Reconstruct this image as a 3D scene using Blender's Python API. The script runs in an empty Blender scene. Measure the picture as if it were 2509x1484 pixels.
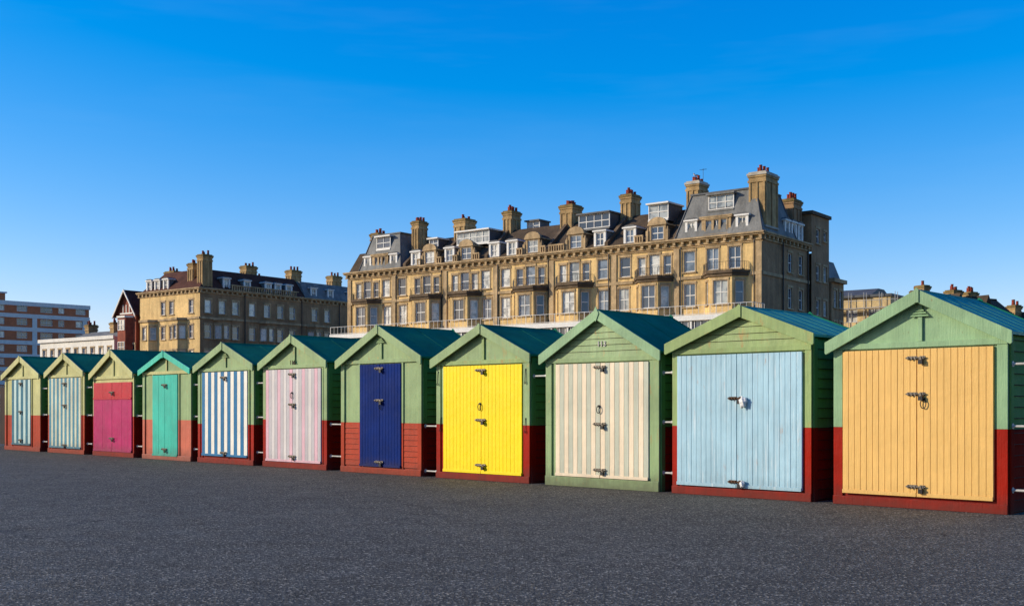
import bpy, bmesh, math, random
from mathutils import Vector, Matrix
random.seed(7)
scene = bpy.context.scene
COL = scene.collection

# ------------------------------------------------------------------ materials
def lin(c, k=1.0):
    out = []
    for v in c:
        v = v/255.0
        v = v/12.92 if v <= 0.04045 else ((v+0.055)/1.055)**2.4
        out.append(min(v*k, 0.95))
    return (out[0], out[1], out[2], 1.0)

class NT:
    def __init__(s, name):
        s.mat = bpy.data.materials.new(name)
        s.mat.use_nodes = True
        s.nt = s.mat.node_tree
        s.n = s.nt.nodes
        s.b = s.n["Principled BSDF"]
    def new(s, t, **kw):
        nd = s.n.new(t)
        for k, v in kw.items():
            setattr(nd, k, v)
        return nd
    def link(s, a, b):
        s.nt.links.new(a, b)
    def noise(s, vec, scale, detail=4, rough=0.55):
        n = s.new("ShaderNodeTexNoise")
        n.inputs["Scale"].default_value = scale
        n.inputs["Detail"].default_value = detail
        n.inputs["Roughness"].default_value = rough
        s.link(vec, n.inputs["Vector"])
        return n.outputs["Fac"]
    def maprange(s, val, a, b, c, d):
        n = s.new("ShaderNodeMapRange")
        s.link(val, n.inputs["Value"])
        n.inputs["From Min"].default_value = a
        n.inputs["From Max"].default_value = b
        n.inputs["To Min"].default_value = c
        n.inputs["To Max"].default_value = d
        return n.outputs["Result"]
    def mapping(s, vec, scale):
        n = s.new("ShaderNodeMapping")
        n.inputs["Scale"].default_value = scale
        s.link(vec, n.inputs["Vector"])
        return n.outputs["Vector"]
    def mix(s, fac, a, b, mode='MIX'):
        n = s.new("ShaderNodeMix", data_type='RGBA', blend_type=mode)
        fi = n.inputs[0]; ai = n.inputs[6]; bi = n.inputs[7]
        for sock, v in ((fi, fac), (ai, a), (bi, b)):
            if isinstance(v, bpy.types.NodeSocket):
                s.link(v, sock)
            else:
                sock.default_value = v
        return n.outputs[2]
    def math(s, op, a, b=0.0):
        n = s.new("ShaderNodeMath", operation=op)
        for i, v in enumerate((a, b)):
            if isinstance(v, bpy.types.NodeSocket):
                s.link(v, n.inputs[i])
            else:
                n.inputs[i].default_value = v
        return n.outputs[0]
    def bump(s, h, strength, dist):
        n = s.new("ShaderNodeBump")
        n.inputs["Strength"].default_value = strength
        n.inputs["Distance"].default_value = dist
        s.link(h, n.inputs["Height"])
        s.link(n.outputs["Normal"], s.b.inputs["Normal"])

def paint(name, col, k=1.0, rough=0.45, chips=0.0, chip=(205, 190, 150), dirt=0.6, grain=1.0, rust=0.0, var=0.22, spec=0.22, streaks=0.0):
    m = NT(name)
    base = lin(col, k)
    geo = m.new("ShaderNodeNewGeometry").outputs["Position"]
    tc = m.new("ShaderNodeTexCoord").outputs["Object"]
    big = m.noise(geo, 1.7, 5)
    c = m.mix(m.maprange(big, 0.3, 0.7, 0.0, 1.0),
              tuple(base[i]*(1-var) for i in range(3))+(1,), tuple(min(base[i]*(1+var*0.5), 1) for i in range(3))+(1,))
    st = m.noise(m.mapping(geo, (14, 14, 0.9)), 1.0, 5, 0.6)
    c = m.mix(m.maprange(st, 0.35, 0.62, 0.32*grain, 0.0), c, tuple(base[i]*0.5 for i in range(3))+(1,))
    bl = m.noise(geo, 4.3, 6, 0.65)
    c = m.mix(m.maprange(bl, 0.52, 0.75, 0.0, 0.4), c, tuple(min(1, base[i]*1.15+0.004) for i in range(3))+(1,))
    if streaks > 0:
        s2 = m.noise(m.mapping(geo, (34, 34, 1.3)), 1.0, 6, 0.7)
        c = m.mix(m.maprange(s2, 0.55, 0.68, 0.0, streaks), c, lin((228, 228, 220)))
    if chips > 0:
        ch = m.noise(m.mapping(geo, (1, 1, 0.6)), 16, 8, 0.7)
        c = m.mix(m.maprange(ch, 0.665-chips*0.14, 0.695-chips*0.14, 0.0, 0.8), c, lin(chip))
    if rust > 0:
        ru = m.noise(m.mapping(geo, (11, 11, 2.4)), 1.0, 6, 0.7)
        pt = m.noise(geo, 2.6, 2)
        rm = m.math('MULTIPLY', m.maprange(ru, 0.60-rust*0.1, 0.70-rust*0.1, 0.0, 0.65), m.maprange(pt, 0.47, 0.62, 0.0, 1.0))
        c = m.mix(rm, c, lin((168, 104, 40)))
    sep = m.new("ShaderNodeSeparateXYZ")
    m.link(tc, sep.inputs[0])
    z = m.math('ADD', sep.outputs["Z"], m.math('MULTIPLY', m.noise(geo, 9, 5), -0.28))
    c = m.mix(m.maprange(z, -0.12, 0.18, dirt, 0.0), c, lin((62, 50, 42)))
    m.link(c, m.b.inputs["Base Color"])
    m.link(m.maprange(bl, 0.3, 0.7, rough-0.08, rough+0.15), m.b.inputs["Roughness"])
    m.b.inputs["Specular IOR Level"].default_value = spec
    h = m.math('ADD', m.math('MULTIPLY', m.noise(m.mapping(geo, (60, 60, 5)), 1.0, 4), 0.6), m.math('MULTIPLY', m.noise(geo, 7, 3), 0.8))
    m.bump(h, 0.4, 0.014)
    return m.mat

def rough_mat(name, col, k=1.0, var=0.3, scale=0.6, fine=6.0, rough=0.85, bump=0.3, dist=0.05, streak=0.3, col2=None, metallic=0.0, spec=0.3):
    m = NT(name)
    base = lin(col, k)
    geo = m.new("ShaderNodeNewGeometry").outputs["Position"]
    a = m.noise(geo, scale, 6, 0.6)
    b = m.noise(geo, fine, 5, 0.65)
    lo = tuple(base[i]*(1-var) for i in range(3))+(1,)
    hi = lin(col2, k) if col2 else tuple(min(base[i]*(1+var), 1) for i in range(3))+(1,)
    c = m.mix(m.maprange(a, 0.35, 0.65, 0, 1), lo, hi)
    c = m.mix(m.maprange(b, 0.35, 0.65, 0.35, 0.0), c, tuple(base[i]*0.5 for i in range(3))+(1,))
    st = m.noise(m.mapping(geo, (1.6, 1.6, 0.12)), 1.0, 5, 0.6)
    c = m.mix(m.maprange(st, 0.45, 0.65, 0.0, streak), c, tuple(base[i]*0.35 for i in range(3))+(1,))
    m.link(c, m.b.inputs["Base Color"])
    m.b.inputs["Roughness"].default_value = rough
    m.b.inputs["Metallic"].default_value = metallic
    m.b.inputs["Specular IOR Level"].default_value = spec
    m.bump(b, bump, dist)
    return m.mat

def asphalt_mat():
    m = NT("asphalt")
    geo = m.new("ShaderNodeNewGeometry").outputs["Position"]
    v = m.new("ShaderNodeTexVoronoi"); v.inputs["Scale"].default_value = 68
    m.link(geo, v.inputs["Vector"])
    sep = m.new("ShaderNodeSeparateColor"); m.link(v.outputs["Color"], sep.inputs[0])
    big = m.noise(geo, 0.3, 7, 0.62)
    mid = m.noise(geo, 2.2, 6, 0.7)
    fine = m.noise(geo, 30, 5, 0.8)
    c = m.mix(m.maprange(big, 0.38, 0.62, 0, 1), (0.122, 0.106, 0.080, 1), (0.168, 0.148, 0.114, 1))
    c = m.mix(m.maprange(mid, 0.4, 0.7, 0.0, 0.5), c, (0.090, 0.078, 0.060, 1))
    c = m.mix(m.maprange(fine, 0.42, 0.58, 0.8, 0.0), c, (0.030, 0.026, 0.020, 1))
    c = m.mix(m.maprange(sep.outputs[0], 0.84, 0.94, 0.0, 0.85), c, (0.42, 0.37, 0.28, 1))
    c = m.mix(m.maprange(sep.outputs[1], 0.62, 0.85, 0.0, 0.75), c, (0.024, 0.021, 0.016, 1))
    warp = m.new("ShaderNodeVectorMath", operation='ADD')
    nn = m.new("ShaderNodeTexNoise"); nn.inputs["Scale"].default_value = 1.4; nn.inputs["Detail"].default_value = 6
    m.link(geo, nn.inputs["Vector"])
    m.link(geo, warp.inputs[0]); m.link(nn.outputs["Color"], warp.inputs[1])
    vc = m.new("ShaderNodeTexVoronoi", feature='DISTANCE_TO_EDGE'); vc.inputs["Scale"].default_value = 0.33
    m.link(warp.outputs[0], vc.inputs["Vector"])
    crack = m.maprange(vc.outputs["Distance"], 0.0, 0.007, 0.8, 0.0)
    cmask = m.math('MULTIPLY', crack, m.maprange(big, 0.47, 0.54, 0.0, 1.0))
    c = m.mix(cmask, c, (0.014, 0.012, 0.010, 1))
    m.link(c, m.b.inputs["Base Color"])
    m.link(m.maprange(mid, 0.3, 0.7, 0.65, 0.88), m.b.inputs["Roughness"])
    m.b.inputs["Specular IOR Level"].default_value = 0.15
    h = m.math('ADD', m.math('MULTIPLY', v.outputs["Distance"], 0.7), fine)
    m.bump(h, 1.0, 0.012)
    return m.mat

def glass_mat(name, cols, rough=0.06):
    m = NT(name)
    oi = m.new("ShaderNodeObjectInfo")
    r = m.new("ShaderNodeValToRGB")
    r.color_ramp.interpolation = 'CONSTANT'
    els = r.color_ramp.elements
    els[0].color = lin(cols[0]); els[0].position = 0
    els[1].color = lin(cols[1]); els[1].position = 1.0/len(cols)
    for i in range(2, len(cols)):
        e = els.new(i/len(cols)); e.color = lin(cols[i])
    m.link(oi.outputs["Random"], r.inputs[0])
    geo = m.new("ShaderNodeNewGeometry").outputs["Position"]
    n = m.noise(geo, 1.2, 3)
    c = m.mix(m.maprange(n, 0.45, 0.6, 0, 0.6), r.outputs[0], (0.02, 0.03, 0.045, 1))
    m.link(c, m.b.inputs["Base Color"])
    m.b.inputs["Roughness"].default_value = rough
    m.b.inputs["Specular IOR Level"].default_value = 0.9
    return m.mat

M = {}
M['sage'] = paint("sage_green_paint", (144, 166, 112), 0.93, chips=0.2, chip=(170, 150, 90), rust=0.15)
M['sage2'] = paint("pale_green_paint", (142, 174, 126), 0.95, chips=0.06, chip=(120, 110, 70))
M['sage3'] = paint("yellowish_green_paint", (148, 168, 102), 0.92, rust=0.45, grain=1.1)
M['sage4'] = paint("worn_pale_green_paint", (188, 184, 120), 0.95, chips=0.25, rough=0.38)
M['side'] = paint("green_paint_side_shade", (92, 138, 70), 0.8, rough=0.65, spec=0.08)  # darker copy of the hut green, side shade put into the colour
M['red'] = paint("red_oxide_paint", (160, 26, 4), 0.92, chips=0.1, chip=(85, 42, 25), dirt=0.55, spec=0.1)
M['side_red'] = paint("shaded_red_paint", (128, 22, 4), 0.85, chips=0.1, chip=(70, 36, 20), dirt=0.6, spec=0.04, rough=0.8)  # darker copy of the red, side shade put into the colour
M['red2'] = paint("faded_red_paint", (176, 60, 30), 0.9, chips=0.16, chip=(120, 60, 45), dirt=0.5, spec=0.12)
M['salmon'] = paint("salmon_red_paint", (196, 98, 70), 0.95, chips=0.12, chip=(150, 80, 60))
M['turq'] = paint("turquoise_paint", (56, 188, 156), 0.95)
M['turq_door'] = paint("turquoise_door_paint", (44, 184, 156), 0.95, chips=0.14, chip=(110, 210, 190))
M['sand'] = paint("sandy_yellow_paint", (228, 180, 100), 0.95, var=0.08, grain=0.4, dirt=0.15)
M['pale_blue'] = paint("pale_blue_paint", (166, 200, 208), 0.95, var=0.14, grain=0.8, rust=0.25, dirt=0.3, streaks=0.45)
M['cream'] = paint("cream_paint", (238, 216, 180), 0.92, var=0.12, grain=0.7, dirt=0.2, streaks=0.2)
M['greyblue'] = paint("grey_blue_paint", (194, 194, 168), 0.9, var=0.12, grain=0.7, dirt=0.2, streaks=0.2)
M['yellow'] = paint("bright_yellow_paint", (248, 214, 0), 0.95, var=0.05, grain=0.25, dirt=0.1)
M['navy'] = paint("navy_blue_paint", (0, 38, 106), 0.9, var=0.25, spec=0.06, rough=0.55)
M['pink'] = paint("pale_pink_paint", (224, 178, 182), 0.88, var=0.12, grain=0.6, dirt=0.15, streaks=0.15)
M['lilac'] = paint("lilac_paint", (194, 186, 182), 0.88, var=0.12, grain=0.6, dirt=0.15)
M['offwhite'] = paint("off_white_paint", (218, 208, 198), 0.88, var=0.1, grain=0.5, dirt=0.1)
M['blue'] = paint("mid_blue_paint", (0, 104, 146), 0.95, var=0.12, grain=0.5, dirt=0.1)
M['white'] = paint("white_paint", (236, 228, 208), 0.9, var=0.1, grain=0.5, dirt=0.1)
M['magenta'] = paint("magenta_paint", (178, 8, 90), 0.92, rough=0.38, var=0.2, spec=0.2)
M['crimson'] = paint("crimson_paint", (190, 26, 46), 0.92, rough=0.38, var=0.15, spec=0.2)
M['dustyblue'] = paint("dusty_blue_paint", (60, 132, 150), 0.9, chips=0.2, chip=(200, 205, 175))
M['dustycream'] = paint("dusty_cream_paint", (206, 206, 176), 0.9, chips=0.2, chip=(215, 205, 160))
M['tealblue'] = paint("teal_blue_paint", (0, 98, 116), 0.95, chips=0.1, chip=(120, 190, 200))
M['paleteal'] = paint("pale_teal_paint", (186, 208, 196), 0.9, chips=0.1)
M['roof'] = paint("teal_roof_felt_paint", (20, 118, 82), 0.9, rough=0.65, var=0.3, grain=0.6, dirt=0.0, spec=0.12)
M['roof_blue'] = paint("blue_teal_roof_paint", (62, 150, 122), 0.95, rough=0.5, var=0.3, grain=0.8, dirt=0.0, spec=0.3)
M['steel'] = rough_mat("galvanised_steel", (120, 112, 100), 0.9, scale=20, fine=60, rough=0.45, bump=0.2, dist=0.003, metallic=0.6, streak=0)
M['rusty'] = rough_mat("rusty_iron", (90, 62, 38), 0.9, scale=20, fine=60, rough=0.7, bump=0.3, dist=0.003, metallic=0.2, streak=0)
M['iron'] = rough_mat("black_iron", (28, 26, 26), 1, scale=20, fine=60, rough=0.5, bump=0.1, dist=0.002, streak=0)
M['brass'] = rough_mat("brass", (150, 110, 50), 1, scale=20, fine=60, rough=0.4, bump=0.1, dist=0.002, metallic=0.7, streak=0)
M['whitebar'] = rough_mat("grey_white_painted_steel", (190, 184, 172), 0.9, var=0.2, scale=8, fine=40, rough=0.4, bump=0.1, dist=0.002, streak=0.1)
M['cloth'] = rough_mat("white_cloth", (225, 222, 215), 0.95, var=0.08, scale=10, fine=50, rough=0.9, bump=0.3, dist=0.01, streak=0)
M['asphalt'] = asphalt_mat()
M['grass'] = rough_mat("lawn_grass", (70, 95, 35), 0.8, scale=0.5, fine=20, bump=0.6, streak=0)
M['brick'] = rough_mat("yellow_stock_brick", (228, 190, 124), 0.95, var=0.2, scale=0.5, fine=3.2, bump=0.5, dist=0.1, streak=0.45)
M['brick_dark'] = rough_mat("brown_brick_and_side_shade", (166, 130, 90), 0.85, var=0.25, scale=0.5, fine=3.2, bump=0.5, dist=0.1, streak=0.4)  # brown brick; also paints the shade on walls turned from the sun
M['stone'] = rough_mat("weathered_stone_trim", (190, 160, 116), 0.9, var=0.3, scale=0.8, fine=4, bump=0.5, dist=0.08, streak=0.6)
M['stone_dark'] = rough_mat("sooty_stone", (110, 90, 66), 0.85, var=0.35, scale=0.8, fine=4, bump=0.5, dist=0.08, streak=0.5)
M['tile'] = rough_mat("brown_roof_tiles", (92, 76, 58), 0.85, var=0.3, scale=0.7, fine=5, bump=0.7, dist=0.1, streak=0.3, spec=0.15)
M['tile_red'] = rough_mat("red_brown_roof_tiles", (92, 56, 42), 0.85, var=0.3, scale=0.7, fine=5, bump=0.7, dist=0.1, streak=0.3, spec=0.15)
M['slate'] = rough_mat("grey_roof_slates", (128, 126, 118), 0.85, var=0.25, scale=0.8, fine=5, bump=0.6, dist=0.08, streak=0.45, rough=0.7)
M['stucco'] = rough_mat("white_stucco", (232, 224, 206), 1.0, var=0.08, scale=0.8, fine=5, bump=0.2, dist=0.03, streak=0.15)
M['capstone'] = rough_mat("pale_cap_stone", (190, 180, 160), 0.9, var=0.2, scale=0.8, fine=5, bump=0.2, dist=0.03, streak=0.3)
M['trim'] = rough_mat("white_window_paint", (228, 222, 208), 0.95, var=0.06, scale=1, fine=6, bump=0.05, dist=0.01, streak=0.05, rough=0.5)
M['pot'] = rough_mat("terracotta_chimney_pot", (150, 60, 36), 0.85, var=0.35, scale=2, fine=8, bump=0.2, dist=0.02, streak=0.3)
M['moss'] = rough_mat("lichen_covered_brick", (140, 114, 64), 0.85, var=0.4, scale=1.5, fine=6, bump=0.4, dist=0.05, streak=0.5)
M['stack'] = rough_mat("sooty_yellow_brick", (186, 152, 100), 0.88, var=0.3, scale=0.9, fine=3.5, bump=0.5, dist=0.1, streak=0.6)
M['glass'] = glass_mat("window_glass", [(60, 74, 90), (165, 165, 155), (35, 44, 58), (110, 120, 130), (205, 200, 185), (50, 64, 84)])
M['flatbrick'] = rough_mat("orange_flat_brick", (200, 116, 74), 0.95, var=0.12, scale=0.5, fine=3, streak=0.05)
M['darkwood_lapshade'] = rough_mat("dark_timber_and_lap_shade", (52, 34, 24), 0.9, var=0.3, scale=2, fine=12, bump=0.4, dist=0.02)  # fence timber; also the painted shadow lines under the hut boards
M['redtile'] = rough_mat("red_hung_tiles", (146, 72, 48), 0.9, var=0.3, scale=1, fine=5, bump=0.5, dist=0.05)
M['lead'] = rough_mat("lead_flashing", (92, 92, 90), 0.9, var=0.2, scale=1, fine=6, rough=0.6)
M['ply'] = rough_mat("plywood_sheeting", (218, 188, 132), 0.95, var=0.2, scale=0.8, fine=4, streak=0.2)
M['earth'] = rough_mat("earth", (70, 60, 45), 0.6, scale=0.1, fine=1, streak=0)

# ------------------------------------------------------------------ mesh builder
class MB:
    def __init__(s):
        s.v = []; s.f = []; s.m = []
    def poly(s, pts, mi=0):
        i = len(s.v)
        s.v += [tuple(p) for p in pts]
        s.f.append(tuple(range(i, i+len(pts)))); s.m.append(mi)
    def hexa(s, p, mi=0):
        i = len(s.v)
        s.v += [tuple(q) for q in p]
        for f in ((0, 3, 2, 1), (4, 5, 6, 7), (0, 1, 5, 4), (1, 2, 6, 5), (2, 3, 7, 6), (3, 0, 4, 7)):
            s.f.append(tuple(i+k for k in f)); s.m.append(mi)
    def box(s, x0, x1, y0, y1, z0, z1, mi=0):
        s.hexa([(x0, y0, z0), (x1, y0, z0), (x1, y1, z0), (x0, y1, z0),
                (x0, y0, z1), (x1, y0, z1), (x1, y1, z1), (x0, y1, z1)], mi)
    def _prism(s, a, b, mi):
        n = len(a); i = len(s.v)
        s.v += a+b
        s.f.append(tuple(range(i, i+n))); s.m.append(mi)
        s.f.append(tuple(range(i+2*n-1, i+n-1, -1))); s.m.append(mi)
        for k in range(n):
            k2 = (k+1) % n
            s.f.append((i+k, i+n+k, i+n+k2, i+k2)); s.m.append(mi)
    def prism_y(s, pts, y0, y1, mi=0):
        s._prism([(p[0], y0, p[1]) for p in pts], [(p[0], y1, p[1]) for p in pts], mi)
    def prism_x(s, pts, x0, x1, mi=0):
        s._prism([(x0, p[0], p[1]) for p in pts], [(x1, p[0], p[1]) for p in pts], mi)
    def prism_z(s, pts, z0, z1, mi=0):
        s._prism([(p[0], p[1], z0) for p in pts], [(p[0], p[1], z1) for p in pts], mi)
    def tube(s, p0, p1, r0, r1=None, mi=0, n=10):
        r1 = r0 if r1 is None else r1
        p0 = Vector(p0); p1 = Vector(p1)
        d = (p1-p0).normalized()
        a = d.orthogonal().normalized(); b = d.cross(a)
        i = len(s.v)
        for p, r in ((p0, r0), (p1, r1)):
            for k in range(n):
                t = 2*math.pi*k/n
                s.v.append(tuple(p+a*math.cos(t)*r+b*math.sin(t)*r))
        for k in range(n):
            k2 = (k+1) % n
            s.f.append((i+k, i+k2, i+n+k2, i+n+k)); s.m.append(mi)
        s.f.append(tuple(range(i+n-1, i-1, -1))); s.m.append(mi)
        s.f.append(tuple(range(i+n, i+2*n))); s.m.append(mi)
    def ring(s, c, rx, rz, r, mi=0, n=14, a0=0, a1=360):
        pts = []
        for k in range(n+1):
            t = math.radians(a0+(a1-a0)*k/n)
            pts.append((c[0]+rx*math.cos(t), c[1], c[2]+rz*math.sin(t)))
        for k in range(n):
            s.tube(pts[k], pts[k+1], r, r, mi, 6)
    def mesh(s, name, mats):
        me = bpy.data.meshes.new(name)
        me.from_pydata(s.v, [], s.f)
        for mt in mats:
            me.materials.append(M[mt] if isinstance(mt, str) else mt)
        for p, mi in zip(me.polygons, s.m):
            p.material_index = mi
        bm = bmesh.new(); bm.from_mesh(me)
        bmesh.ops.recalc_face_normals(bm, faces=bm.faces)
        bm.to_mesh(me); bm.free()
        me.update()
        return me
    def obj(s, name, mats, parent=None, loc=(0, 0, 0), rz=0, bevel=0):
        return place(name, s.mesh(name, mats), parent, loc, rz, bevel)

def place(name, me, parent=None, loc=(0, 0, 0), rz=0, bevel=0):
    o = bpy.data.objects.new(name, me)
    COL.objects.link(o)
    o.location = loc; o.rotation_euler = (0, 0, rz)
    if parent: o.parent = parent
    if bevel:
        b = o.modifiers.new("bevel", 'BEVEL'); b.width = bevel; b.segments = 2; b.limit_method = 'ANGLE'
        b.angle_limit = math.radians(40)
    return o

def root(name, label, category, loc, rz, group=None):
    e = bpy.data.objects.new(name, None)
    COL.objects.link(e)
    e.location = loc; e.rotation_euler = (0, 0, rz); e.empty_display_size = 0.5
    e["label"] = label; e["category"] = category
    if group: e["group"] = group
    return e

# ------------------------------------------------------------------ beach huts
ROW0 = Vector((5.74, 13.03, 0)); ROWD = Vector((-0.7194, 0.6946, 0)); ROW_RZ = math.atan2(-0.6946, 0.7194)

def bolt_mesh(lock='iron', metal='steel', drop=0.0):
    b = MB()
    b.box(-0.135, -0.015, -0.006, 0.0, -0.022, 0.022, 0)
    b.box(0.02, 0.085, -0.006, 0.0, -0.022, 0.022, 0)
    b.tube((-0.15, -0.018, 0), (0.10, -0.018, 0), 0.009, mi=0, n=8)
    for x in (-0.125, -0.075, -0.03, 0.035, 0.07):
        b.box(x-0.007, x+0.007, -0.031, -0.006, -0.016, 0.016, 0)
    b.tube((-0.10, -0.018, 0), (-0.10, -0.05, -0.012), 0.007, mi=0, n=8)
    b.box(0.025, 0.055, -0.04, -0.02, -0.02, 0.012, 0)
    b.ring((0.045, -0.036, -0.026), 0.018, 0.026, 0.0045, 1, 8, 0, 180)
    b.box(0.018, 0.072, -0.052, -0.022, -0.078, -0.026, 1)
    return b.mesh("bolt", [metal, lock])

BOLT_A = bolt_mesh('iron', 'steel'); BOLT_B = bolt_mesh('iron', 'rusty')
def ring_mesh():
    b = MB()
    b.ring((0, -0.022, -0.05), 0.035, 0.055, 0.006, 0, 16)
    b.box(-0.02, 0.02, -0.012, 0.0, -0.012, 0.02, 0)
    b.tube((0, -0.012, 0.0), (0, -0.03, 0.0), 0.008, mi=0, n=8)
    return b.mesh("door_handle", ['iron'])
RING = ring_mesh()
def hook_mesh():
    b = MB()
    b.box(-0.012, 0.012, -0.005, 0.0, -0.012, 0.012, 0)
    b.tube((0, -0.008, 0), (0.0, -0.02, -0.2), 0.006, mi=0, n=6)
    b.ring((0.0, -0.02, -0.215), 0.016, 0.018, 0.005, 0, 8)
    return b.mesh("hook", ['iron'])
HOOK = hook_mesh()

def shiplap(b, x0, x1, z0, z1, y, mi, step=0.125, clip=None, axis='front'):
    z = z0
    while z < z1-0.01:
        zt = min(z+step, z1)
        a0, a1 = (x0, x1) if not clip else clip(z)
        c0, c1 = (x0, x1) if not clip else clip(zt)
        if a1-a0 < 0.02: break
        if c1 < c0: c0 = c1 = (a0+a1)/2
        o0, o1 = (0.013, 0.008) if axis == 'front' else (0.020, 0.004)
        if axis == 'front':
            b.poly([(a0, y-o0, z), (a1, y-o0, z), (c1, y-o1, zt), (c0, y-o1, zt)], mi)
            b.poly([(a0, y-0.001, z), (a1, y-0.001, z), (a1, y-o0, z), (a0, y-o0, z)], mi)
            b.poly([(a0, y-o0-0.0015, z), (a1, y-o0-0.0015, z), (a1, y-o0-0.0015, z-0.006), (a0, y-o0-0.0015, z-0.006)], 4)  # dark strip painting the shadow line under the board
        else:
            b.poly([(y+o0, a0, z), (y+o0, a1, z), (y+o1, c1, zt), (y+o1, c0, zt)], mi)
            b.poly([(y+0.001, a0, z), (y+0.001, a1, z), (y+o0, a1, z), (y+o0, a0, z)], mi)
            b.poly([(y+o0+0.0015, a0, z), (y+o0+0.0015, a1, z), (y+o0+0.0015, a1, z-0.008), (y+o0+0.0015, a0, z-0.008)], 4)  # same painted shadow line on the side boards
        z = zt

def text_mesh(name, body, size, mat, cx, y, cz, parent):
    cu = bpy.data.curves.new(name, 'FONT'); cu.body = body; cu.size = size; cu.extrude = 0.005
    cu.align_x = 'CENTER'; cu.align_y = 'CENTER'
    t = bpy.data.objects.new(name+"_curve", cu); COL.objects.link(t)
    dg = bpy.context.evaluated_depsgraph_get()
    me = bpy.data.meshes.new_from_object(t.evaluated_get(dg))
    bpy.data.objects.remove(t)
    me.materials.clear(); me.materials.append(M[mat])
    o = bpy.data.objects.new(name, me); COL.objects.link(o)
    o.parent = parent; o.location = (cx, y, cz); o.rotation_euler = (math.pi/2, 0, 0)
    o["label"] = "raised number "+body+" on the gable"
    return o

def hut(p):
    sL, W = p['s'], p['w']
    r = root("beach_hut", p['label'], "beach hut", ROW0+ROWD*sL, ROW_RZ, "row of wooden beach huts on the promenade")
    D = 1.66; zp = p['zp']; ov = 0.075; bw = p.get('bw', 0.155)
    zt = p['ztip']+bw
    cx = W/2+p.get('dx', 0.0); mslope = (zp-zt)/(W/2+ov)
    roofz = lambda x: zp-mslope*abs(x-cx)
    band = p.get('band', 1.0); up = p.get('up', 'sage'); lo = p.get('lo', 'red')
    base = 0.0
    b = MB()
    eL = roofz(0)-0.045; eR = roofz(W)-0.045
    for y, mu in ((0, 0), (D, 2)):
        b.poly([(0, y, base), (W, y, base), (W, y, band), (0, y, band)], 1)
        b.poly([(0, y, band), (W, y, band), (W, y, eR), (cx, y, zp-0.045), (0, y, eL)], mu)
    for x, e in ((0, eL), (W, eR)):
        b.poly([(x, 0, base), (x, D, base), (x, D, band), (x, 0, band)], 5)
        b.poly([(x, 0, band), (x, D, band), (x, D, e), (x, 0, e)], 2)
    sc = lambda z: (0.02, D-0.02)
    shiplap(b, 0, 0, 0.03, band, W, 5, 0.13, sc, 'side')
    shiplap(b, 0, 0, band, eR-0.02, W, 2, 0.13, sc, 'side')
    x0, x1, z0, z1 = p['door']
    if p.get('lapfront'):
        shiplap(b, 0.10, x0-0.05, 0.14, band, 0.0, 1, 0.1)
        shiplap(b, x1+0.05, W-0.10, 0.14, band, 0.0, 1, 0.1)
    zr = max(z1+0.02, 1.93)
    if p['gable'] == 'lap':
        def clip(z):
            h = (zp-0.10-z)/mslope
            return (max(cx-h, 0.03), min(cx+h, W-0.03))
        shiplap(b, 0, W, zr+0.07, zp-0.12, 0.0, 3, 0.095, clip)
    b.obj("wall", [up, lo, 'side', p.get('gab', up), 'darkwood_lapshade', 'side_red'], r)
    pw = p.get('post', 0.10)
    def post(a, c, ya, yb, zt_, m1=up, m2=lo):
        q = MB()
        q.box(a, c, ya, yb, 0.0, band, 1); q.box(a, c, ya, yb, band, zt_, 0)
        q.obj("corner_post", [m1, m2], r, bevel=0.004)
    for (a, c) in ((0.0, pw), (W-pw, W)):
        post(a-0.002, c+0.002, -0.03, 0.002, zr-0.001)
    for (a, c) in ((x0-0.055, x0-0.004), (x1+0.004, x1+0.055)):
        if a > pw and c < W-pw:
            q = MB()
            q.box(a, c, -0.024, 0.002, 0.11, band, 1); q.box(a, c, -0.024, 0.002, band, zr-0.001, 0)
            q.obj("door_jamb", [up, lo], r, bevel=0.004)
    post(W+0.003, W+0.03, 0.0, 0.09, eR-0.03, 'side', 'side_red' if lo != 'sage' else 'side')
    b = MB()
    b.box(0.0, W, -0.036, 0.002, zr, zr+0.07, 0)
    if p['gable'] != 'lap':
        b.box(cx-0.028, cx+0.028, -0.028, 0.002, zr+0.071, zp-0.16, 0)
    b.obj("gable_trim", [p.get('gab', up)], r, bevel=0.004)
    if p.get('vent'):
        v = MB()
        for k in range(4):
            zz = zp-0.20-0.032*k; hw = 0.03+0.03*k
            v.hexa([(cx-hw, -0.045, zz-0.02), (cx+hw, -0.045, zz-0.02), (cx+hw, -0.030, zz-0.02), (cx-hw, -0.030, zz-0.02),
                    (cx-hw+0.02, -0.032, zz), (cx+hw-0.02, -0.032, zz), (cx+hw-0.02, -0.029, zz), (cx-hw+0.02, -0.029, zz)], 0)
        v.obj("vent", [p.get('gab', up)], r)
    b = MB()
    b.box(-0.004, W+0.004, -0.045, 0.002, 0.0, p.get('plinth', 0.11), 0)
    b.obj("plinth", [p.get('plinthmat', lo)], r, bevel=0.006)
    # roof
    b = MB()
    th = 0.035; y0, y1 = -0.09, D+0.10
    xs = {-1: -ov+0.005, 1: W+ov-0.005}
    for sgn in (-1, 1):
        xo = xs[sgn]; zo = roofz(xo)
        b.hexa([(cx, y0, zp-th), (xo, y0, zo-th), (xo, y1, zo-th), (cx, y1, zp-th),
                (cx, y0, zp-0.002), (xo, y0, zo-0.002), (xo, y1, zo-0.002), (cx, y1, zp-0.002)], 0)
        for yy in ((0.25, 0.6, 0.95, 1.3) if p.get('roofmat') else (0.8,)):
            b.hexa([(cx, yy, zp-0.001), (xo, yy, zo-0.001), (xo, yy+0.03, zo-0.001), (cx, yy+0.03, zp-0.001),
                    (cx, yy, zp+0.002), (xo, yy, zo+0.002), (xo, yy+0.03, zo+0.002), (cx, yy+0.03, zp+0.002)], 0)
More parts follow.
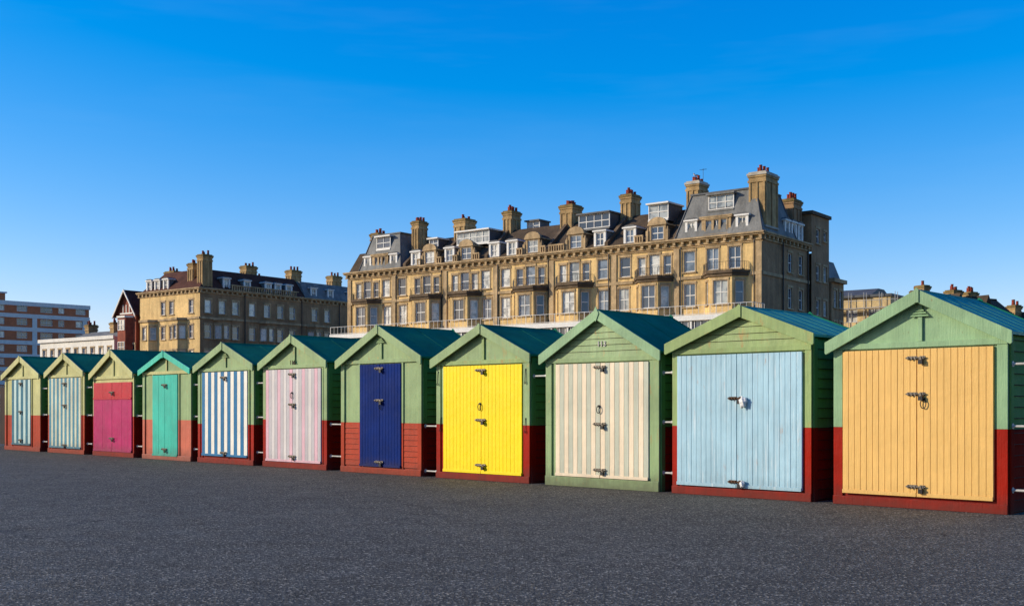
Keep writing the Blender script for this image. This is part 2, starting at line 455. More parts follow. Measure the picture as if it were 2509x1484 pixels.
    b.tube((cx, y0+0.01, zp-0.004), (cx, y1-0.01, zp-0.004), 0.014, mi=0, n=8)
    b.obj("roof", [p.get('roofmat', 'roof')], r)
    for (ya, yb, mt) in ((-0.12, -0.091, p.get('barge', 'sage2')), (D+0.101, D+0.13, 'roof')):
        b = MB()
        up_ = 0.012
        for sgn in (-1, 1):
            xo = xs[sgn]+sgn*0.012; zo = roofz(xo)+up_
            xg = cx+sgn*0.0005
            pts = [(xg, zp+up_), (xg, zp+up_-bw*1.06), (xo-sgn*0.02, zo-bw), (xo, zo-bw*0.9), (xo, zo)]
            b.prism_y(pts, ya, yb, 0)
        if yb > 0:
            b.prism_y([(cx-0.05, zp-0.1), (cx+0.05, zp-0.1), (cx+0.05, zp), (cx, zp+0.04), (cx-0.05, zp)], ya+0.03, yb+0.015, 0)
        else:
            q = [(cx, zp-0.19), (cx+0.06, zp-0.06), (cx, zp+0.055), (cx-0.06, zp-0.06)] if p.get('finial') else \
                [(cx-0.03, zp-0.155), (cx+0.03, zp-0.155), (cx+0.03, zp+0.0), (cx, zp+0.03), (cx-0.03, zp+0.0)]
            b.prism_y(q, ya-0.014, ya-0.001, 0)
        b.obj("bargeboard", [mt], r, bevel=0.004)
    # doors
    seam = p.get('seam', (x0+x1)/2)
    mats = p['mats']; pwid = p.get('plank', 0.1); k = 0
    for (a, c) in ((x0, seam-0.003), (seam+0.003, x1)):
        b = MB()
        n = max(1, round((c-a)/pwid)); w = (c-a)/n
        for i in range(n):
            mi = (k % len(mats)) if p.get('stripe') else 0
            k += 1
            g_ = 0.0022
            xa, xb = a+i*w+g_, a+(i+1)*w-g_
            yo = -0.042+random.uniform(-0.001, 0.001)
            if p.get('top'):
                b.box(xa, xb, yo, -0.02, z0, p['top'], mi)
                b.box(xa, xb, yo, -0.02, p['top']+0.05, z1, len(mats)-1)
            else:
                b.box(xa, xb, yo, -0.02, z0+0.002, z1, mi)
        b.box(a, c, -0.026, -0.006, z0, z1, 0)
        if p.get('top'):
            b.box(a, c, -0.058, -0.024, p['top']+0.002, p['top']+0.048, len(mats)-1)
        b.box(a+0.002, c-0.002, -0.058, -0.045, z0-0.012, z0+0.035, p.get('sillm', 0))
        d = b.obj("door", mats, r, bevel=0.0025)
        if c > seam:
            for zz in p['bolts']:
                place("bolt", BOLT_B if p.get('rustybolt') else BOLT_A, d, (seam+0.02, -0.044, zz), 0)
            if p.get('ring'):
                place("door_handle", RING, d, (seam+p['ring'][0], -0.044, p['ring'][1]), 0)
            if p.get('cloth'):
                for (cxx, czz, s) in p['cloth']:
                    bm = bmesh.new(); bmesh.ops.create_icosphere(bm, subdivisions=3, radius=1)
                    for v in bm.verts:
                        f = 1+0.22*math.sin(7*v.co.x+3*v.co.z)+0.18*math.sin(11*v.co.z+5*v.co.y)
                        v.co = Vector((v.co.x*0.055*f*s, v.co.y*0.035*f, v.co.z*0.075*f*s))
                    me = bpy.data.meshes.new("cloth_wrap"); bm.to_mesh(me); bm.free()
                    me.materials.append(M['cloth'])
                    for pl in me.polygons: pl.use_smooth = True
                    place("cloth_wrap", me, d, (seam+cxx, -0.085, czz), 0)
    for (hx, hz) in p.get('hooks', ()):
        place("hook", HOOK, r, (hx, -0.032, hz))
    if p.get('gap'):
        for zz in p.get('ties', (1.74, 1.02, 0.28)):
            b = MB(); L = p['gap']
            b.tube((W+0.02, 0.05, zz), (W+L, 0.05, zz), 0.015, mi=0, n=10)
            b.tube((W+0.02, 0.05, zz), (W+0.035, 0.05, zz), 0.035, mi=0, n=10)
            b.tube((W+L-0.05, 0.05, zz), (W+L, 0.05, zz), 0.024, mi=0, n=10)
            b.obj("tie_bar", ['whitebar'], r)
    if p.get('num'):
        t, sz, xx, zz, yy, mt = p['num']
        text_mesh("number_sign", t, sz, mt, xx, yy, zz, r)
    return r

HUTS = [
 dict(s=28.44, w=2.40, zp=2.66, ztip=1.98, band=1.0, up='sage4', lo='red2', door=(0.52, 1.77, 0.17, 2.0), mats=['tealblue', 'paleteal'], stripe=1, plank=0.15, gable='plain', barge='sage4', bolts=(1.9, 1.1, 0.3), gab='sage4', gap=0.3,
      label="weathered beach hut with teal and white striped doors, pale green gable"),
 dict(s=25.54, w=2.17, zp=2.66, ztip=2.0, band=1.02, up='sage4', lo='red2', door=(0.10, 1.98, 0.15, 2.0), mats=['dustyblue', 'dustycream'], stripe=1, plank=0.12, gable='plain', barge='sage4', bolts=(1.86, 1.28, 0.22), post=0.08, gap=0.3, vent=1,
      label="weathered beach hut with dusty blue plank doors and cream gable"),
 dict(s=22.88, w=2.15, zp=2.66, ztip=1.91, band=1.0, up='sage4', lo='red', door=(0.05, 2.05, 0.13, 1.845), mats=['magenta', 'crimson'], top=1.42, plank=0.5, gable='plain', barge='sage4', bolts=(1.6, 0.45), post=0.05, gap=0.3,
      label="beach hut with magenta doors, crimson top panels and red base"),
 dict(s=20.30, w=2.23, zp=2.53, ztip=1.97, band=0.935, up='sage', lo='salmon', door=(0.5, 1.65, 0.10, 1.98), mats=['turq_door'], plank=0.29, gable='plain', barge='turq', bolts=(1.75, 0.25), gap=0.3, gab='sage4', bw=0.13,
      label="small beach hut with turquoise doors and bargeboards over salmon base"),
 dict(s=17.77, w=2.24, zp=2.63, ztip=1.98, band=0.86, up='sage', lo='red', door=(0.19, 2.01, 0.17, 2.0), mats=['blue', 'white'], stripe=1, plank=0.13, gable='plain', bolts=(1.88, 0.24), gap=0.3, vent=1, barge='sage',
      label="beach hut with blue and white striped doors and green gable"),
 dict(s=15.18, w=2.2, zp=2.68, ztip=1.98, band=0.978, up='sage', lo='red', door=(0.12, 2.02, 0.135, 2.0), mats=['pink', 'lilac', 'offwhite', 'lilac'], stripe=1, plank=0.105, gable='plain', bolts=(1.9, 1.29, 0.24), ring=(-0.01, 1.52), gap=0.4, ties=(0.9, 0.28), barge='sage', num=('116', 0.13, 1.06, 2.13, -0.037, 'stone_dark'),
      label="beach hut numbered 116 with pink and lilac striped doors"),
 dict(s=12.53, w=2.33, zp=2.74, ztip=1.97, band=0.946, up='sage', lo='red2', door=(0.59, 1.775, 0.14, 2.03), mats=['navy'], plank=0.085, gable='plain', bolts=(1.95, 1.36, 0.22), ring=(0.04, 1.30), gap=0.36, ties=(0.9, 0.1), lapfront=1, vent=1, barge='sage', dx=0.03,
      label="green beach hut with narrow navy blue doors and faded red lapboards"),
 dict(s=9.797, w=2.24, zp=2.62, ztip=1.92, band=0.94, up='sage', lo='red', door=(0.19, 2.08, 0.13, 1.94), mats=['yellow'], plank=0.085, gable='plain', bolts=(1.86, 1.02, 0.26), ring=(-0.02, 1.29), gap=0.33, ties=(1.74,), gab='sage3', barge='sage', dx=0.04, hooks=((0.05, 1.85), (0.12, 1.05), (2.16, 1.85), (2.16, 1.05)),
      label="beach hut with bright yellow plank doors and dark red base"),
 dict(s=7.20, w=2.23, zp=2.72, ztip=1.90, band=0.95, up='sage', lo='sage', door=(0.22, 2.05, 0.17, 1.91), mats=['cream', 'greyblue'], stripe=1, plank=0.092, gable='lap', bolts=(1.85, 0.98, 0.28), ring=(-0.02, 1.25), gap=0.22, finial=1, plinth=0.15, barge='sage2', num=('113', 0.12, 1.14, 2.20, -0.019, 'offwhite'), post=0.12,
      label="all green beach hut numbered 113 with cream and grey striped doors"),
 dict(s=4.728, w=2.22, zp=2.62, ztip=2.01, band=0.97, up='sage3', lo='red', door=(0.09, 2.09, 0.14, 1.97), mats=['pale_blue'], plank=0.08, gable='lap', bolts=(1.36, 0.21), rustybolt=1, gap=0.0, seam=1.09, roofmat='roof_blue', post=0.09, barge='sage3', cloth=[(0.13, 1.31, 0.95), (0.12, 0.19, 0.6)], dx=0.07,
      label="beach hut with pale blue plank doors and rust stained green gable"),
 dict(s=2.187, w=2.187, zp=2.66, ztip=1.93, band=0.985, up='sage2', lo='red', door=(0.13, 2.03, 0.16, 1.95), mats=['sand'], plank=0.08, gable='plain', bolts=(1.84, 1.40, 0.27), ring=(0.09, 1.33), seam=1.11, gap=0.4, vent=1, barge='sage2', roofmat='roof_blue', post=0.12, dx=0.05,
      label="beach hut with sandy yellow plank doors and red base"),
]
for h in HUTS:
    hut(h)

# ------------------------------------------------------------------ windows / buildings
WIN = {}
def win_mesh(w, h, kind):
    key = (round(w, 2), round(h, 2), kind)
    if key in WIN: return WIN[key]
    b = MB(); f = 0.09; hw = w/2
    ya, yb = 0.10, 0.19
    b.box(-hw, -hw+f, ya, yb, 0, h, 0); b.box(hw-f, hw, ya, yb, 0, h, 0)
    b.box(-hw+f, hw-f, ya, yb, 0, f, 0); b.box(-hw+f, hw-f, ya, yb, h-f, h, 0)
    b.box(-hw+f, hw-f, ya+0.02, yb, h*0.5-0.04, h*0.5+0.04, 0)
    if kind in ('french', 'wide'):
        n = 2 if kind == 'french' else max(2, int(w/0.9))
        for i in range(1, n):
            x = -hw+w*i/n
            b.box(x-0.035, x+0.035, ya+0.01, yb, f, h*0.5-0.04, 0)
            b.box(x-0.035, x+0.035, ya+0.01, yb, h*0.5+0.04, h-f, 0)
    b.poly([(-hw+0.02, yb-0.02, 0.02), (hw-0.02, yb-0.02, 0.02), (hw-0.02, yb-0.02, h-0.02), (-hw+0.02, yb-0.02, h-0.02)], 1)
    if kind != 'wide':
        b.box(-hw-0.18, hw+0.18, -0.14, 0.1, -0.14, -0.003, 2)
        b.box(-hw-0.16, hw+0.16, -0.07, 0.1, h+0.003, h+0.24, 2)
        b.box(-hw-0.14, -hw-0.003, -0.04, 0.1, 0.0, h, 2)
        b.box(hw+0.003, hw+0.14, -0.04, 0.1, 0.0, h, 2)
    WIN[key] = b.mesh("window", ['trim', 'glass', 'stone'])
    return WIN[key]

class Bld:
    def __init__(s, name, label, cat, loc, rz, wallmat='brick'):
        s.r = root(name, label, cat, loc, rz)
        s.w = MB(); s.mats = [wallmat]
    def wall(s, p0, p1, z0, z1, ops=(), mi=0, depth=0.2, mb=None):
        mb = mb or s.w
        p0 = Vector(p0); p1 = Vector(p1); L = (p1-p0).length
        d = (p1-p0)/L; inn = Vector((-d.y, d.x))
        P = lambda a, z, q=0.0: (p0.x+d.x*a+inn.x*q, p0.y+d.y*a+inn.y*q, z)
        As = {0.0, L}; Zs = {z0, z1}; rect = []
        for (c, zb, w, h, kd) in ops:
            rect.append((c-w/2, c+w/2, zb, zb+h)); As |= {c-w/2, c+w/2}; Zs |= {zb, zb+h}
        As = sorted(As); Zs = sorted(Zs)
        for i in range(len(As)-1):
            for j in range(len(Zs)-1):
                ca = (As[i]+As[i+1])/2; cz = (Zs[j]+Zs[j+1])/2
                if As[i+1]-As[i] < 1e-5 or Zs[j+1]-Zs[j] < 1e-5: continue
                if any(a < ca < b and c < cz < e for a, b, c, e in rect): continue
                mb.poly([P(As[i], Zs[j]), P(As[i+1], Zs[j]), P(As[i+1], Zs[j+1]), P(As[i], Zs[j+1])], mi)
        rz = math.atan2(d.y, d.x)
        for (c, zb, w, h, kd) in ops:
            a, b = c-w/2, c+w/2
            for q in ([P(a, zb), P(a, zb+h), P(a, zb+h, depth), P(a, zb, depth)], [P(b, zb), P(b, zb+h), P(b, zb+h, depth), P(b, zb, depth)],
                      [P(a, zb+h), P(b, zb+h), P(b, zb+h, depth), P(a, zb+h, depth)], [P(a, zb), P(b, zb), P(b, zb, depth), P(a, zb, depth)]):
                mb.poly(q, mi)
            place("window", win_mesh(w, h, kd), s.r, P(c, zb), rz)
    def finish(s, name="wall"):
        return s.w.obj(name, s.mats, s.r)

def chimney(bld, x, y, w, d, z0, z1, pots=4, mat='stack', cap='moss', pot='pot', potalong='y', aerial=False):
    b = MB()
    hw, hd = w/2, d/2
    b.box(x-hw, x+hw, y-hd, y+hd, z0, z1-1.0, 0)
    b.box(x-hw-0.09, x+hw+0.09, y-hd-0.09, y+hd+0.09, z1-1.0, z1-0.78, 0)
    b.box(x-hw-0.02, x+hw+0.02, y-hd-0.02, y+hd+0.02, z1-0.78, z1-0.52, 0)
    b.box(x-hw-0.10, x+hw+0.10, y-hd-0.10, y+hd+0.10, z1-0.52, z1-0.34, 0)
    b.box(x-hw-0.16, x+hw+0.16, y-hd-0.16, y+hd+0.16, z1-0.34, z1-0.14, 1)
    b.box(x-hw-0.03, x+hw+0.03, y-hd-0.03, y+hd+0.03, z1-0.14, z1, 1)
    if z1-z0 > 3:
        for sx in (-hw+0.12, 0, hw-0.12):
            b.box(x+sx-0.09, x+sx+0.09, y-hd-0.08, y-hd-0.001, z0+1.2, z1-1.001, 0)
        for sy in (-hd+0.12, 0, hd-0.12):
            b.box(x+hw+0.001, x+hw+0.08, y+sy-0.09, y+sy+0.09, z0+1.2, z1-1.001, 0)
        b.box(x-hw-0.12, x+hw+0.12, y-hd-0.12, y+hd+0.12, z0+1.0, z0+1.199, 1)
    b.obj("chimney", [mat, cap], bld.r)
    for k in range(pots):
        t = (k+0.5)/pots-0.5
        px, py = (x-0.18*(1 if k % 2 else -1), y+t*d*0.85) if potalong == 'y' else (x+t*w*0.85, y-0.18*(1 if k % 2 else -1))
        c = MB(); hh = random.choice((0.4, 0.5, 0.65))
        c.tube((px, py, z1), (px, py, z1+hh), 0.17, 0.13, 0, 10)
        c.tube((px, py, z1+hh-0.08), (px, py, z1+hh), 0.16, 0.16, 0, 10)
        c.obj("chimney_pot", [pot], bld.r)
    if aerial:
        a = MB()
        ax, ay = x+hw, y
        a.tube((ax, ay, z1-1), (ax, ay, z1+1.3), 0.02, mi=0, n=6)
        for k in range(5):
            a.tube((ax-0.3+0.15*k, ay-0.2, z1+1.2), (ax-0.3+0.15*k, ay+0.2, z1+1.2), 0.01, mi=0, n=5)
        a.tube((ax-0.4, ay, z1+1.2), (ax+0.4, ay, z1+1.2), 0.012, mi=0, n=5)
        a.obj("aerial", ['iron'], bld.r)

def dormer(bld, x, z0, kind='white', y=0.5, w=1.5, h=1.9, back=2.6, rz=0.0, origin=None):
    b = MB(); hw = w/2
    yb = back
    ww, wh = w-0.5, h-0.6
    if kind == 'wideped': ww = w-0.9
    b.box(-hw, -ww/2, 0, 0.2, 0, h-0.25, 0); b.box(ww/2, hw, 0, 0.2, 0, h-0.25, 0)
    b.box(-ww/2, ww/2, 0, 0.2, 0, 0.25, 0); b.box(-ww/2, ww/2, 0, 0.2, 0.25+wh, h-0.25, 0)
    b.box(-hw, hw, 0.2, yb, 0, h-0.26, 1)
    b.box(-hw-0.12, hw+0.12, -0.12, yb, h-0.25, h-0.10, 0)
    if kind == 'white':
        b.prism_y([(-hw-0.1, h-0.099), (hw+0.1, h-0.099), (hw*0.6, h+0.08), (-hw*0.6, h+0.08)], -0.08, yb, 2)
        mats = ['trim', 'slate', 'lead']
    elif kind == 'wideped':
        b.box(-hw-0.2, hw+0.2, -0.16, yb, h-0.099, h+0.03, 0)
        for sx in (-ww/6, ww/6):
            b.box(sx-0.12, sx+0.12, -0.02, 0.2, 0.25, 0.25+wh, 0)
        mats = ['stone', 'slate', 'lead']
    else:
        pts = [(-hw-0.1, h-0.099), (hw+0.1, h-0.099)]
        for k in range(1, 8):
            t = math.pi*k/8
            pts.append((math.cos(t)*(hw+0.1), h-0.099+math.sin(t)*0.65))
        b.prism_y(pts, -0.08, 0.25, 0)
        b.prism_y([(-hw, h-0.2), (hw, h-0.2), (0, h+0.4)], 0.26, yb, 2)
        for sx in (-1, 1):
            b.box(sx*(hw+0.18)-0.14, sx*(hw+0.18)+0.14, -0.1, 0.3, -0.1, h*0.62, 0)
            b.tube((sx*(hw+0.18), 0.1, h*0.62), (sx*(hw+0.18), 0.1, h*0.62+0.3), 0.12, 0.05, 0, 8)
        mats = ['stone', 'stone_dark', 'tile']
    loc = (x, y, z0) if origin is None else origin
    o = b.obj("dormer", mats, bld.r, loc, rz)
    place("window", win_mesh(ww, wh, 'french' if kind == 'wideped' else 'wide'), o, (0, 0.0, 0.25), 0)
    return o

def cornice(mb, path, z, mi=0, prj=0.45, brackets=True):
    for k in range(len(path)-1):
        p0 = Vector(path[k]); p1 = Vector(path[k+1]); L = (p1-p0).length; d = (p1-p0)/L; o = Vector((d.y, -d.x))
        def slab(za, zb, pr, a0=0, a1=L):
            q = [p0+d*a0-o*0.02, p0+d*a1-o*0.02, p0+d*a1+o*pr, p0+d*a0+o*pr]
            mb.hexa([(v.x, v.y, za) for v in q]+[(v.x, v.y, zb) for v in q], mi)
        slab(z-0.16, z, prj); slab(z-0.3, z-0.161, prj*0.75); slab(z-0.75, z-0.6, prj*0.25)
        if brackets:
            n = int(L/0.9)
            for i in range(n):
                a = (i+0.5)*L/n
                slab(z-0.6, z-0.301, prj*0.62, a-0.14, a+0.14)

def railing(mb, p0, p1, z, h=0.9, n=None, mi=0, r=0.02):
    p0 = Vector(p0); p1 = Vector(p1); L = (p1-p0).length
    n = n or max(2, int(L/0.22))
    for zz in (z+0.08, z+h):
        mb.tube((p0.x, p0.y, zz), (p1.x, p1.y, zz), r*1.4, mi=mi, n=5)
    for k in range(n+1):
        q = p0.lerp(p1, k/n)
        mb.tube((q.x, q.y, z), (q.x, q.y, z+h), r if k % 6 else r*2, mi=mi, n=4)

# ---- main mansion terrace
RZ = math.atan2(-0.6072, 0.7945)
B = Bld("mansion_terrace", "long yellow brick Victorian mansion terrace with mansard roofs and chimneys", "building", (23.3, 105, 0), RZ)
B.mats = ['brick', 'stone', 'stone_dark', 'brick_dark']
LEN = 54.6; ZE = 17.3
A1, A2 = 14.3, 10.9
bays = [(5.9, 1.5), (13.6, 9.5), (23.3, 18.9), (29.0, 24.6), (38.2, 33.7), (44.0, 39.4), (53.4, 49.2)]
singles_A = [7.6, 14.9, 17.6, 30.2, 33.0, 45.6, 48.2]
singles_B = [7.6, 15.1, 17.5, 30.2, 32.8, 45.5, 48.0]
trip = [11.5, 21.1, 26.8, 36.0, 41.7, 51.3]
opsA = []
for t in singles_A: opsA.append((LEN-t, A1, 1.2, 2.0, 'sash'))
for t in trip:
    for o in (-1.45, 0, 1.45):
        opsA.append((LEN-t+o, A1, 0.85 if o else 1.2, 2.0 if not o else 1.8, 'sash'))
opsA += [(LEN-5.1, A1, 1.25, 2.1, 'french'), (LEN-2.8, A1, 1.25, 2.1, 'french')]
for t in singles_B: opsA.append((LEN-t, A2, 1.25, 2.25, 'french'))
B.wall((-LEN, 0), (0, 0), 0, ZE, opsA)
sideops = [(6.3, 14.3, 1.0, 1.9, 'sash'), (8.9, 14.3, 1.0, 1.9, 'sash'), (6.3, 10.8, 1.0, 2.0, 'sash'), (8.9, 10.8, 1.0, 2.0, 'sash'), (2.2, 7.2, 1.0, 2.0, 'sash'),
           (6.3, 7.2, 1.0, 2.0, 'sash'), (8.9, 7.2, 1.0, 2.0, 'sash')]
B.wall((0, 0), (0, 11.0), 0, ZE, sideops, 3)  # darker brick copy paints the shade on this side
B.wall((0.25, 11.0), (0.25, 15.6), 0, 20.6, [(1.6, 17.8, 0.9, 1.5, 'sash'), (3.5, 18.2, 0.8, 1.0, 'sash'), (1.6, 14.0, 0.9, 1.6, 'sash'), (3.5, 14.0, 0.9, 1.6, 'sash'), (1.6, 10.5, 0.9, 1.6, 'sash'), (3.5, 10.5, 0.9, 1.6, 'sash')], 3)
B.wall((-3.5, 11.0), (0.25, 11.0), ZE-0.5, 20.6, [], 3)
B.wall((0.25, 15.6), (-LEN, 15.6), 0, 17.3, [], 3)
B.wall((-LEN, 15.6), (-LEN, 0), 0, ZE, [], 3)
B.wall((-3.5, 15.6), (-3.5, 11.0), ZE-0.5, 20.6, [], 3)
B.w.poly([(-3.5, 11.0, 20.6), (0.25, 11.0, 20.6), (0.25, 15.6, 20.6), (-3.5, 15.6, 20.6)], 3)
for (ta, tb) in bays:
    a, c = -ta, -tb; q = 1.0; pr = 1.15
    pts = [(a, -0.001), (a+q, -pr), (c-q, -pr), (c, -0.001)]
    for k in range(3):
        L = (Vector(pts[k+1])-Vector(pts[k])).length
        if k == 1:
            ops = [(L/2, A2, min(1.5, L-0.5), 2.25, 'french')]
        else:
            ops = [(L/2, A2, 0.85, 2.2, 'sash')]
        B.wall(pts[k], pts[k+1], 0, 13.75, ops)
    B.w.poly([(x, y, 13.75) for x, y in pts], 1)
wl = B.finish()
q = MB(); q.box(-3.7, 0.45, 10.8, 15.8, 20.61, 20.95, 0); q.obj("cornice", ['stone_dark'], B.r)
for (ta, tb) in bays:
    a, c = -ta, -tb; q = 1.0; pr = 1.15
    cb = MB()
    o = 0.3
    P2 = [(a-o, -0.02), (a+q-o*0.5, -pr-o), (c-q+o*0.5, -pr-o), (c+o, -0.02)]
    cb.prism_z(P2, 13.78, 14.05, 0)
    o = 0.15
    P3 = [(a-o, -0.02), (a+q-o*0.5, -pr-o), (c-q+o*0.5, -pr-o), (c+o, -0.02)]
    cb.prism_z(P3, 13.5, 13.779, 0)
    cb.obj("bay_cornice", ['stone_dark'], B.r)
    rb = MB()
    for k in range(3):
        p, qn = P3[k], P3[k+1]
        railing(rb, (p[0], min(p[1], -0.06)), (qn[0], min(qn[1], -0.06)), 14.05, 0.8, n=8, mi=0, r=0.012)
    rb.obj("balcony_railing", ['iron'], B.r)
cm = MB()
cornice(cm, [(-LEN-0.4, 0), (0.4, 0)], ZE+0.25, 0, 0.55)
cornice(cm, [(0.0, -0.4), (0.0, 10.9)], ZE+0.247, 0, 0.5)
segs = [-LEN]+[x for ta, tb in reversed(bays) for x in (-ta-0.35, -tb+0.35)]+[0.0]
for i in range(0, len(segs), 2):
    if segs[i+1]-segs[i] > 0.1:
        cm.box(segs[i], segs[i+1], -0.16, -0.001, 13.55, 13.85, 0)
cm.box(-LEN, 0.1, -0.12, -0.001, 16.62, 16.7, 0)
cm.box(0.001, 0.12, 0, 10.9, 13.55, 13.85, 0)
for t in (0.3, 9.0, 16.2, 24.0, 31.6, 38.9, 46.9, 54.3):
    cm.box(-t-0.3, -t+0.3, -0.14, -0.0015, 0, 13.54, 0)
    cm.box(-t-0.3, -t+0.3, -0.11, -0.0015, 13.86, 16.61, 0)
cm.obj("cornice", ['stone'], B.r)
for (t0, t1) in ((12.9, 13.9), (22.5, 24.5), (24.9, 25.6), (28.0, 28.8), (34.0, 35.0), (37.2, 37.9), (39.6, 40.4), (42.8, 43.3)):
    bl = MB()
    bl.box(-t1, -t0, 0.02, 0.25, ZE+0.95, ZE+1.1, 0)
    bl.box(-t1, -t0, 0.02, 0.25, ZE+0.26, ZE+0.4, 0)
    n = int((t1-t0)/0.3)
    for k in range(n+1):
        x = -t1+0.06+(t1-t0-0.12)*k/n
        bl.box(x-0.06, x+0.06, 0.06, 0.21, ZE+0.401, ZE+0.949, 0)
    bl.obj("balustrade", ['stone'], B.r)
for t in (8.5, 16.8, 24.4, 31.2, 39.4, 46.4, 0.75):
    dp = MB(); dp.tube((-t, -0.12, 0), (-t, -0.12, ZE-0.5), 0.07, mi=0, n=6); dp.obj("drainpipe", ['iron'], B.r)
for a in (4.4, 10.4):
    dp = MB(); dp.tube((0.14, a, 0), (0.14, a, ZE-0.3), 0.08, mi=0, n=6); dp.obj("drainpipe", ['iron'], B.r)
T0, T1 = 9.3, 45.4; ZR = 21.3; YR = 4.6
rf = MB()
rf.prism_x([(0.1, ZE+0.26), (YR, ZR), (YR+4.5, ZR), (15, ZE+0.26)], -T1, -T0, 0)
rf.prism_x([(0.1, ZE+0.26), (2.0, ZE+2.8), (8.5, ZE+2.8), (12, ZE+0.26)], -LEN, -52.8, 0)
rf.obj("roof", ['tile'], B.r)
for (ta, tb, yd) in ((9.3, 0.0, 8.0), (52.9, 45.9, 8.0)):
    pv = MB(); a, c = -ta, -tb; i = 1.25; zb, ztp = ZE+0.26, 21.9
    b0 = [(a, 0.1), (c, 0.1), (c, yd), (a, yd)]
    b1 = [(a+i, 0.1+i), (c-i, 0.1+i), (c-i, yd-i), (a+i, yd-i)]
    pv.hexa([(x, y, zb) for x, y in b0]+[(x, y, ztp) for x, y in b1], 0)
    pv.box(a+i-0.12, c-i+0.12, 0.1+i-0.12, yd-i+0.12, ztp+0.001, ztp+0.16, 1)
    for p, qn in zip(b0, b1):
        pv.tube((p[0], p[1], zb), (qn[0], qn[1], ztp), 0.09, 0.09, 1, 6)
    pv.obj("mansard_roof", ['slate', 'lead'], B.r)
sr = MB()
sr.prism_y([(-6, 20.2), (-2.5, 20.2), (-0.2, ZE+0.26), (-8, ZE+0.26)], 7.9, 10.99, 0)
sr.obj("roof", ['slate'], B.r)
for t in (9.3, 17.3, 24.9, 33.1, 40.1, 45.4):
    pw = MB()
    pw.prism_x([(0.15, ZE+0.3), (0.15, ZE+0.75), (YR-0.1, ZR+0.35), (YR+4, ZR+0.35), (YR+4, ZE+0.5)], -t-0.2, -t+0.2, 0)
    pw.obj("parapet_wall", ['stone_dark'], B.r)
for (t, kd) in ((11.4, 'ped'), (14.6, 'white'), (18.2, 'white'), (21.2, 'ped'), (26.8, 'ped'), (29.6, 'white'), (32.1, 'white'), (36.1, 'ped'), (38.6, 'white'), (41.6, 'ped'), (43.8, 'white')):
    dormer(B, -t, ZE+0.26, kd, 0.35, 1.45 if kd == 'white' else 1.9, 1.95, 2.4)
for (t, kd, w) in ((7.6, 'white', 1.3), (4.9, 'wideped', 3.1), (2.2, 'white', 1.3), (47.3, 'white', 1.2), (49.5, 'wideped', 2.6), (51.6, 'white', 1.2)):
    dormer(B, -t, ZE+0.26, kd, 0.3, w, 1.95, 2.0)
def roofbox(t0, t1, z0, z1, y, back, mat='trim'):
    b = MB(); w = t1-t0
    b.box(-t1, -t0, y+0.2, y+back, z0, z1-0.001, 1)
    b.box(-t1-0.15, -t0+0.15, y-0.2, y+back+0.1, z1, z1+0.16, 0)
    b.box(-t1, -t0, y, y+0.199, z0, z0+0.2, 0)
    o = b.obj("dormer", [mat, 'lead'], B.r)
    place("window", win_mesh(w, z1-z0-0.2, 'wide'), o, (-(t0+t1)/2, y, z0+0.2), 0)
roofbox(3.3, 6.0, 20.0, 21.6, 0.75, 2, 'slate')
roofbox(48.3, 50.6, 20.0, 21.6, 0.75, 2)
roofbox(10.9, 13.2, 19.9, 21.6, 1.6, 3)
roofbox(18.1, 22.0, 19.8, 21.5, 2.0, 3, 'lead')
roofbox(34.0, 38.8, 19.6, 21.2, 1.8, 3)
roofbox(42.0, 43.4, 19.7, 20.9, 2.2, 3)
roofbox(29.6, 31.4, 21.0, 22.2, 5.4, 2, 'lead')
chimney(B, -1.0, 2.4, 1.7, 2.7, ZE-0.2, 23.4, 6, cap='capstone')
chimney(B, -9.4, 4.9, 1.4, 1.9, 19.0, 24.0, 5, cap='capstone', aerial=True)
chimney(B, -17.3, 4.9, 1.3, 1.8, 19.0, 23.6, 5)
chimney(B, -24.9, 4.9, 1.6, 1.9, 19.0, 23.3, 6, aerial=False)
chimney(B, -33.1, 4.9, 1.2, 1.7, 19.0, 23.5, 5)
chimney(B, -40.1, 4.9, 1.7, 1.9, 19.0, 23.3, 3)
chimney(B, -45.3, 2.7, 1.1, 1.5, 18.0, 23.3, 5)
chimney(B, -54.0, 5.0, 1.3, 2.1, 18.0, 22.9, 6)
chimney(B, -1.3, 9.7, 1.2, 2.0, 18.0, 22.0, 6, mat='brick_dark')
chimney(B, -28.5, 10.5, 1.4, 1.9, 18.0, 22.4, 4)
chimney(B, -20.5, 10.5, 1.4, 1.9, 18.0, 22.4, 3, aerial=True)
for (yy) in (6.2, 7.8, 9.4):
    dormer(B, 0, 0, 'white', w=1.2, h=2.0, back=1.5, rz=math.pi/2, origin=(-0.2, yy, ZE+0.26))
# white first-floor verandah along the front
vb = MB()
PV = -2.6
vb.box(-LEN-0.3, 0.3, PV, -1.2, 9.55, 9.75, 0)
vb.box(-LEN-0.4, 0.4, PV-0.15, PV-0.001, 9.35, 9.85, 0)
for k in range(28):
    x = -LEN+k*LEN/27
    vb.box(x-0.1, x+0.1, PV, PV+0.2, 0, 9.35, 0)
vb.box(-LEN-0.3, 0.3, PV, PV+0.2, 6.0, 6.3, 0)
vb.poly([(-LEN, PV+0.21, 6.3), (0, PV+0.21, 6.3), (0, PV+0.21, 9.35), (-LEN, PV+0.21, 9.35)], 1)
for k in range(27*3):
    x = -LEN+(k+0.5)*LEN/81
    vb.box(x-0.035, x+0.035, PV+0.1, PV+0.205, 6.3, 9.35, 0)
vb.box(-LEN, 0, PV+0.1, PV+0.203, 8.5, 8.58, 0)
vb.obj("verandah", ['trim', 'glass'], B.r)
rb = MB()
railing(rb, (-LEN-0.3, PV-0.05), (0.3, PV-0.05), 9.86, 0.9, n=90, mi=0, r=0.018)
railing(rb, (0.3, PV-0.05), (0.3, -0.2), 9.86, 0.9, n=5, mi=0, r=0.018)
